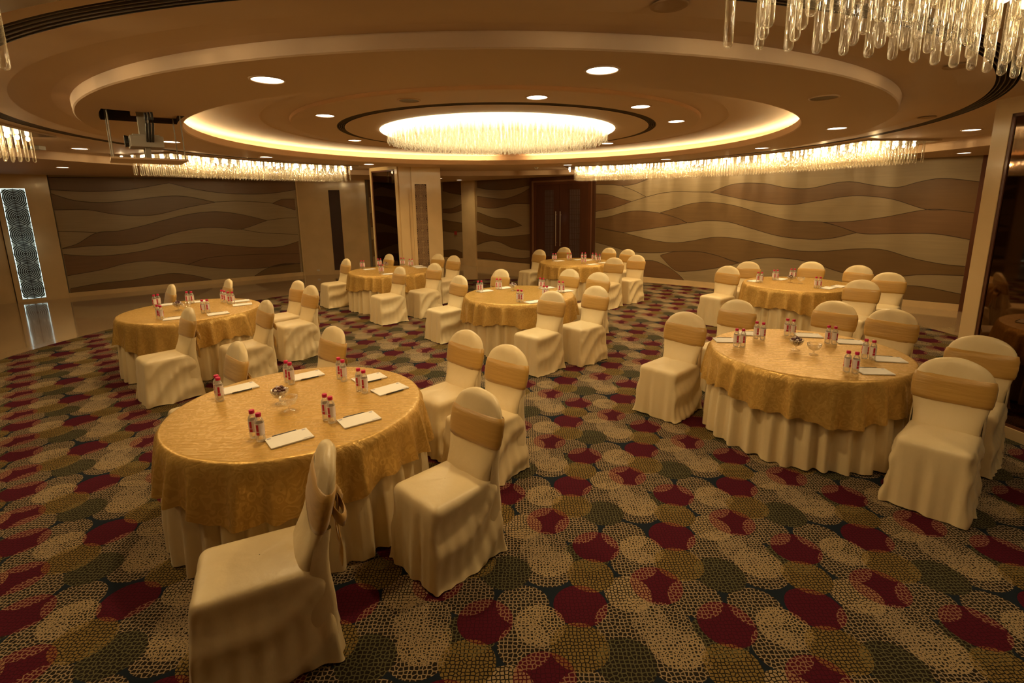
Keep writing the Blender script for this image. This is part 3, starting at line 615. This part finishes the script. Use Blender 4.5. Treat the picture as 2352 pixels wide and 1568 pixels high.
def backring(z,off=0,n=40,ex=3.2):
    yc,w,t=backsec(z); out=[]
    for j in range(n):
        a=2*PI*j/n; c,s=math.cos(a),math.sin(a)
        out.append(((w+off)*math.copysign(abs(c)**(2/ex),c),yc+(t+off)*math.copysign(abs(s)**(2/2.2),s),z))
    return out
def make_chair(seed):
    rnd=random.Random(seed); root=empty('banquet_chair')
    ph=[rnd.uniform(0,6.28) for _ in range(8)]; m=MB(); N=120; rings=[]
    for z in (.0,.03,.07,.12,.17,.22,.27,.32,.37,.41,.44,.462,.474,.480):
        q=1-z/.48; hx=.205+.028*q; y0=-.225-.035*q; y1=.235+.040*q; cr=.045-.015*q
        ins=0 if z<.44 else .024*((z-.44)/.04)**3
        ring_=[]
        for i,(x,y,nx,ny) in enumerate(rrect(hx,y0,y1,cr,N)):
            u=i/N*2*PI; a=(q**.9)
            side=abs(nx)**2
            g1=y*2.3-z*4.0+.25*math.sin(y*9+ph[3])            # swags falling from the front corner to the rear hem
            sw=(1-abs(math.sin(PI*g1+ph[4])))**1.3
            f=side*((.046*sw-.012)*(1-.45*q)-.014*sm(0,.3,q)*(1-q))*sm(0,.10,q)/max(a,.3)
            f+=(1-side)*(.007*math.sin(x*42+ph[0])+.004*math.sin(x*75+ph[1]))
            f+=side*.004*math.sin(23*u+ph[2])
            corner=(abs(nx*ny)*2)**3
            o=f*a*1.35+corner*.020*q-ins
            zz=z
            if z==0: zz=.004+.010*(1+math.sin(5*u+ph[5]))*.5*(1-corner) 
            ring_.append((x+nx*o,y+ny*o,zz))
        rings.append(ring_)
    cxm=[sum(p[0] for p in rings[-1])/N,sum(p[1] for p in rings[-1])/N]
    for k,zz in ((.85,.489),(.55,.495),(.2,.497),(.01,.497)):
        rings.append([(cxm[0]+(p[0]-cxm[0])*k,cxm[1]+(p[1]-cxm[1])*k,zz+.003*math.sin(p[0]*25+ph[6])*k) for p in rings[13]])
    m.loft(rings)
    zs=[.43,.46,.50,.54,.58,.62,.66,.70,.74,.78,.82,.86,.89,.915,.935,.95,.958,.9615]
    br=[backring(z) for z in zs]
    for z,rg in zip(zs,br):
        for j,p in enumerate(rg):
            k=.004*math.sin(p[0]*40+z*9+ph[7])*(1 if z>.8 else .5); rg[j]=(p[0],p[1]+k,p[2])
    m.loft(br,cap1=True)
    # cloth gusset running from the back's side edges down to the seat and skirt
    for sx in (-1,1):
        g=[]
        for k in range(9):
            t=k/8; z=.66-.64*t; yb=.19+(.24 if z>.45 else .02)*(z-.45)
            xo=sx*(.200+.012*t); w=.035+.055*sm(0,.6,t)
            g.append([(xo*.96,yb-.02,z),(xo+sx*.006*math.sin(3*t*PI),yb-.02+w*.3,z),(xo+sx*.004,yb+w*.75,z),(xo*.9,yb+w*1.02,z),(xo*.7,yb+w*.6,z)])
        m.loft(g,closed=False)
    cov=m.obj('chair_cover',M_satin,root,smooth=True)
    md=cov.modifiers.new('sub','SUBSURF'); md.levels=0; md.render_levels=1
    # sash band
    m=MB(); rs=[]
    for k,(z,o) in enumerate(((.662,.001),(.665,.006),(.69,.009),(.715,.0075),(.74,.0095),(.77,.0085),(.80,.010),(.838,.0075),(.842,.001))):
        rg=backring(z,o,64); rs.append([(p[0],p[1],p[2]+.012*math.sin(p[0]*6+ph[1])*(.3 if p[1]>.2 else .8)-.004) for p in rg])
    m.loft(rs); sa=m.obj('sash',M_sash,root,smooth=True)
    # bow at the rear
    m=MB(); yb=.295
    m.lathe([(.0005,.03),(.022,.022),(.032,0),(.022,-.022),(.0005,-.03)],12,(0,yb,.73))
    for sx in (-1,1):
        for (ax,az,L) in ((1,.25,.13),):
            rr=[]
            for k in range(17):
                t=k/16*2*PI; px=sx*(.01+L*.5*(1-math.cos(t))); pz=.73-.02-.035*math.sin(t)*1.1-.05*(1-math.cos(t))*.5; py=yb+.012+.028*math.sin(t)
                rr.append([(px,py,pz-.032),(px,py+.008,pz),(px,py,pz+.032)])
            m.loft(rr,closed=False)
        rr=[]
        for k in range(9):
            t=k/8; px=sx*(.012+.065*t); pz=.72-.30*t; w=.018+.022*t; py=yb+.015+.006*math.sin(t*9+sx)
            rr.append([(px-w,py,pz),(px,py+.010*math.sin(t*5),pz-.004),(px+w,py,pz-.02*t)])
        m.loft(rr,closed=False)
    bow=m.obj('bow',M_sash,sa,smooth=True,fix=False); sd=bow.modifiers.new('s','SOLIDIFY'); sd.thickness=.003
    return root
TN={1:'foremost table',2:'table beside the mirror pillar',3:'middle table',4:'table before the patterned pillar',5:'table before the double door',6:'table by the bright wavy wall',7:'table by the dark wavy wall'}
CP={1:['front','front right','right','rear right','rear','rear left'],2:['left','rear left','rear','rear right','right','front right'],3:['left','rear left','rear','rear right','front','front right'],
4:['left','rear','rear right','right','front','front right'],5:['left','rear left','rear','rear right','front','front right'],6:['left','rear left','rear','rear right','right','front right'],7:['rear left','rear','front','front right','rear right','right']}
protos=[make_chair(s) for s in (3,8,15)]; cnt=0; rnd=random.Random(5)
for j in CHAIRS:
    for i,(x,y) in enumerate(CHAIRS[j]):
        lab='cream satin chair with gold sash, %s side, %s'%(CP[j][i],TN[j]); rz=R((-51 if j in (2,6) else -45)+rnd.uniform(-4,4)) if (j,i)!=(1,0) else R(-64); grp='chairs at the '+TN[j]
        if cnt<3: o=protos[cnt]; o.location=(x,y,.011); o.rotation_euler=(0,0,rz)
        else: o=dup(protos[cnt%3],(x,y,.011),rz)
        o.scale=(1.03,1.13,1) if (j,i)==(1,0) else (1,1,1)   # its cover is pulled out deeper at the front
        tag(o,lab,'chair',grp); cnt+=1
# ------------------------------------------------------------ tables
TC={1:(-1.48,3.22),2:(2.54,4.32),3:(.01,7.32),4:(-2.61,10.21),5:(1.28,11.39),6:(4.45,7.99),7:(-4.24,6.45)}
TT=.758
def make_table(j):
    x,y=TC[j]; rnd=random.Random(100+j)
    root=tag(empty('banquet_table',(x,y,.011)),'round banquet table in pleated cream satin skirt, the '+TN[j],'table','round banquet tables')
    m=MB(); m.lathe([(.0005,.725-.01),(.77,.715),(.77,.742),(.0005,.742)],64); m.obj('tabletop',M_latb,root)
    for sx in (-1,1):
        for sy in (-1,1):
            m=MB(); m.tube([(sx*.4,sy*.4,.0),(sx*.4,sy*.4,.72)],.018,8); m.obj('leg',M_grey,root)
    ph=[rnd.uniform(0,6.28) for _ in range(6)]; N=360; rings=[]
    for z in (.744,.738,.70,.6,.5,.4,.3,.2,.1,.045,.0):
        q=1-z/.744; rg=[]
        for k in range(N):
            a=2*PI*k/N; w0=math.sin(34*a+ph[0]+.9*math.sin(5*a+ph[1])); f=math.copysign(abs(w0)**.7,w0)+.35*math.sin(57*a+ph[2])
            f=f*(.007+.021*q**.7)+.012*q*math.sin(7*a+ph[3])
            r=.776+.030*q+f
            if z==.744: r=.76
            r=min(r,.835 if z<.42 else .800)
            zz=z if z>0 else .004+.006*(1+math.sin(11*a+ph[4]))
            rg.append((r*math.cos(a),r*math.sin(a),zz))
        rings.append(rg)
    m.__init__(); m.loft(rings); m.obj('table_skirt',M_satin,root,smooth=True)
    # overlay cloth
    rings=[]; N=240
    for r in (.001,.2,.4,.6,.72,.77): rings.append([(r*math.cos(2*PI*k/N),r*math.sin(2*PI*k/N),.749) for k in range(N)])
    prof=[(.783,.7485),(.792,.744),(.797,.735)]
    for r,z in prof: rings.append([(r*math.cos(2*PI*k/N),r*math.sin(2*PI*k/N),z) for k in range(N)])
    for q in (.08,.18,.3,.45,.6,.75,.88,.97,1.0):
        rg=[]
        for k in range(N):
            a=2*PI*k/N; L=.305+.035*math.sin(3*a+ph[2])+.018*math.sin(8*a+ph[4])+.008*math.sin(40*a)
            fo=math.sin(25*a+ph[5]+1.3*math.sin(3*a+ph[1]))+.55*math.sin(34*a+ph[3])
            r=.805+.034*q+fo*.030*q**.55
            r=max(r,.812+.010*q)
            rg.append((r*math.cos(a),r*math.sin(a),.735-L*q))
        rings.append(rg)
    m=MB(); m.loft(rings)
    cl=m.obj('tablecloth',M_damask,smooth=True,loc=(x,y,.011)); tag(cl,'gold damask tablecloth hanging over the '+TN[j],'tablecloth','gold damask tablecloths')
    cl.rotation_euler=(0,0,rnd.uniform(0,.2))
for j in TC: make_table(j)
ZT=.762
# ------------------------------------------------------------ bottles
def bottle():
    m=MB(); pr=[(.0005,.004),(.018,.0),(.024,.004)]
    for k in range(5): pr+=[(.0245,.018+.012*k),(.0235,.024+.012*k)]
    pr+=[(.0245,.085),(.0245,.115),(.022,.128),(.014,.142),(.0125,.146),(.0125,.156)]
    m.lathe(pr,20); o=m.obj('water_bottle',M_pet,smooth=True,fix=False)
    m=MB(); m.lathe([(.0145,.148),(.0152,.150),(.0152,.166),(.0138,.169),(.0005,.1695)],18); m.obj('cap',M_cap,o,smooth=True)
    # two part wrap label: white band with a magenta block and pale bars
    m=MB(); m.lathe([(.0252,.042),(.0252,.112)],24,mi=0)
    for c0 in (-2.2,.1,2.3):
        for z0,z1,a in ((.044,.062,.34),(.066,.106,.26)):
            m.lathe([(.0256,z0),(.0256,z1)],4,a0=c0-a,a1=c0+a,mi=1)
    lb=m.obj('label',[M_lbw,M_lbl],o,smooth=True,fix=False)
    return o
BPN={1:['front','front right','right','rear right','rear','rear left'],2:['left','rear left','rear','rear right','right','front right'],3:['left','rear left','front','rear','right front','right'],
4:['left','rear left','front','rear','rear right'],5:['left','rear left','front','rear','rear right','right'],6:['left','rear left','rear','front right'],7:['rear left','front left','rear','front','rear right','right']}
pb=bottle(); first=True
for j in BOT:
    for k,(x,y) in enumerate(BOT[j]):
        lab='red-capped water bottle, %s one of the %s pair, %s'%(('left','right')[k%2],BPN[j][k//2],TN[j])
        if k%2==1:   # the two bottles of a pair must not interpenetrate
            px,py=BOT[j][k-1]; d=Vector((x-px,y-py)); 
            if d.length<.055: d=d.normalized()*.055; x,y=px+d.x,py+d.y
        if first: o=pb; o.location=(x,y,ZT); first=False
        else: o=dup(pb,(x,y,ZT))
        o.rotation_euler=(0,0,R(-90+rnd.uniform(-25,25))); tag(o,lab,'bottle','water bottles on the '+TN[j])
# ------------------------------------------------------------ note pads and pens
m=MB(); m.box((-.115,-.075,0),(.115,.075,.007)); pad=m.obj('notepad',M_paper)
m=MB(); m.box((-.105,.05,.007),(-.085,.066,.0074)); m.box((.085,.05,.007),(.105,.066,.0074)); m.box((.06,-.066,.007),(.105,-.060,.0074)); m.obj('print_mark',M_ink,pad)
m=MB(); m.tube([(-.07,0,0),(.06,0,0)],.0045,8); m.lathe([(.0005,0)],3) if 0 else None; pen=m.obj('pen',M_black)
m=MB(); m.tube([(.06,0,0),(.068,0,0)],.0028,8); m.obj('tip',M_steel,pen); m=MB(); m.box((-.066,-.001,.004),(-.03,.001,.0065)); m.obj('clip',M_steel,pen)
PPN={1:['front','front right','right','rear right','rear','rear left'],2:['left','rear left','rear','rear right','right','front right'],3:['left','rear left','front','rear','right','front right'],4:['left','front','rear','rear right'],5:['left','rear left','rear','front right','right'],6:['left','front right','right','rear'],7:['front left','front','rear left','rear','rear right','right']}
PADROT={1:40,2:-8}
first=True
for j in PADS:
    for k,(x,y) in enumerate(PADS[j]):
        rz=R(PADROT.get(j,35)+rnd.uniform(-4,4)); lab='white notepad at the %s place of the %s'%(PPN[j][k],TN[j])
        if j==2 : rz=R(-12+rnd.uniform(-6,6))
        side=-1 if (j==1 and k>=2) else 1
        off=Vector((0,side*.084)); off.rotate(Matrix.Rotation(rz,2)) if 0 else None
        ox,oy=-math.sin(rz)*side*.083,math.cos(rz)*side*.083
        if first: a,b=pad,pen; a.location=(x,y,ZT); a.rotation_euler=(0,0,rz); b.location=(x+ox,y+oy,ZT+.0048); b.rotation_euler=(0,0,rz); first=False
        else: a=dup(pad,(x,y,ZT),rz); b=dup(pen,(x+ox,y+oy,ZT+.0048),rz)
        tag(a,lab,'notepad','notepads on the '+TN[j]); tag(b,'black pen lying along the %s notepad of the %s'%(PPN[j][k],TN[j]),'pen','pens on the '+TN[j])
# ------------------------------------------------------------ footed glass bowls and candies
def bowl():
    m=MB(); m.lathe([(.036,0),(.034,.004),(.008,.008),(.006,.03),(.012,.036),(.040,.050),(.054,.075),(.057,.098),(.055,.098),(.051,.076),(.037,.053),(.0005,.042)],28)
    return m.obj('glass_bowl',M_glass,smooth=True,fix=False)
pbw=bowl(); first=True; me_c=[]
for mt in (M_choc,M_cand):
    m=MB(); m.lathe([(.0005,-.009),(.008,-.007),(.013,0),(.008,.007),(.0005,.009)],8); me_c.append(m.mesh('candy',mt,True))
for j in BOWLS:
    for k,(x,y) in enumerate(BOWLS[j]):
        if k==1 and (Vector((x,y))-Vector(BOWLS[j][0])).length<.13: d=(Vector((x,y))-Vector(BOWLS[j][0])).normalized()*.135; x,y=BOWLS[j][0][0]+d.x,BOWLS[j][0][1]+d.y
        if first: o=pbw; o.location=(x,y,ZT); first=False
        else: o=dup(pbw,(x,y,ZT))
        tag(o,('footed glass bowl heaped with wrapped candies on the ' if k==0 else 'empty footed glass bowl on the ')+TN[j],'bowl','glass bowls')
        if k==0:
            n=0
            for lay,(z,rr,c) in enumerate(((.062,.022,5),(.080,.034,8),(.098,.034,8),(.112,.014,3))):
                for q in range(c):
                    a=2*PI*q/c+lay; o=bpy.data.objects.new('candy',me_c[(n*7+lay)%3==0]); COL.objects.link(o); n+=1
                    o.location=(x+rr*math.cos(a),y+rr*math.sin(a),ZT+z); o.rotation_euler=(rnd.uniform(0,3),rnd.uniform(0,3),0)
                    tag(o,'small wrapped candy in the heaped bowl on the '+TN[j],'candy','candies in the bowl on the '+TN[j])
# ------------------------------------------------------------ lights belonging to the lamps
bpy.context.view_layer.update()
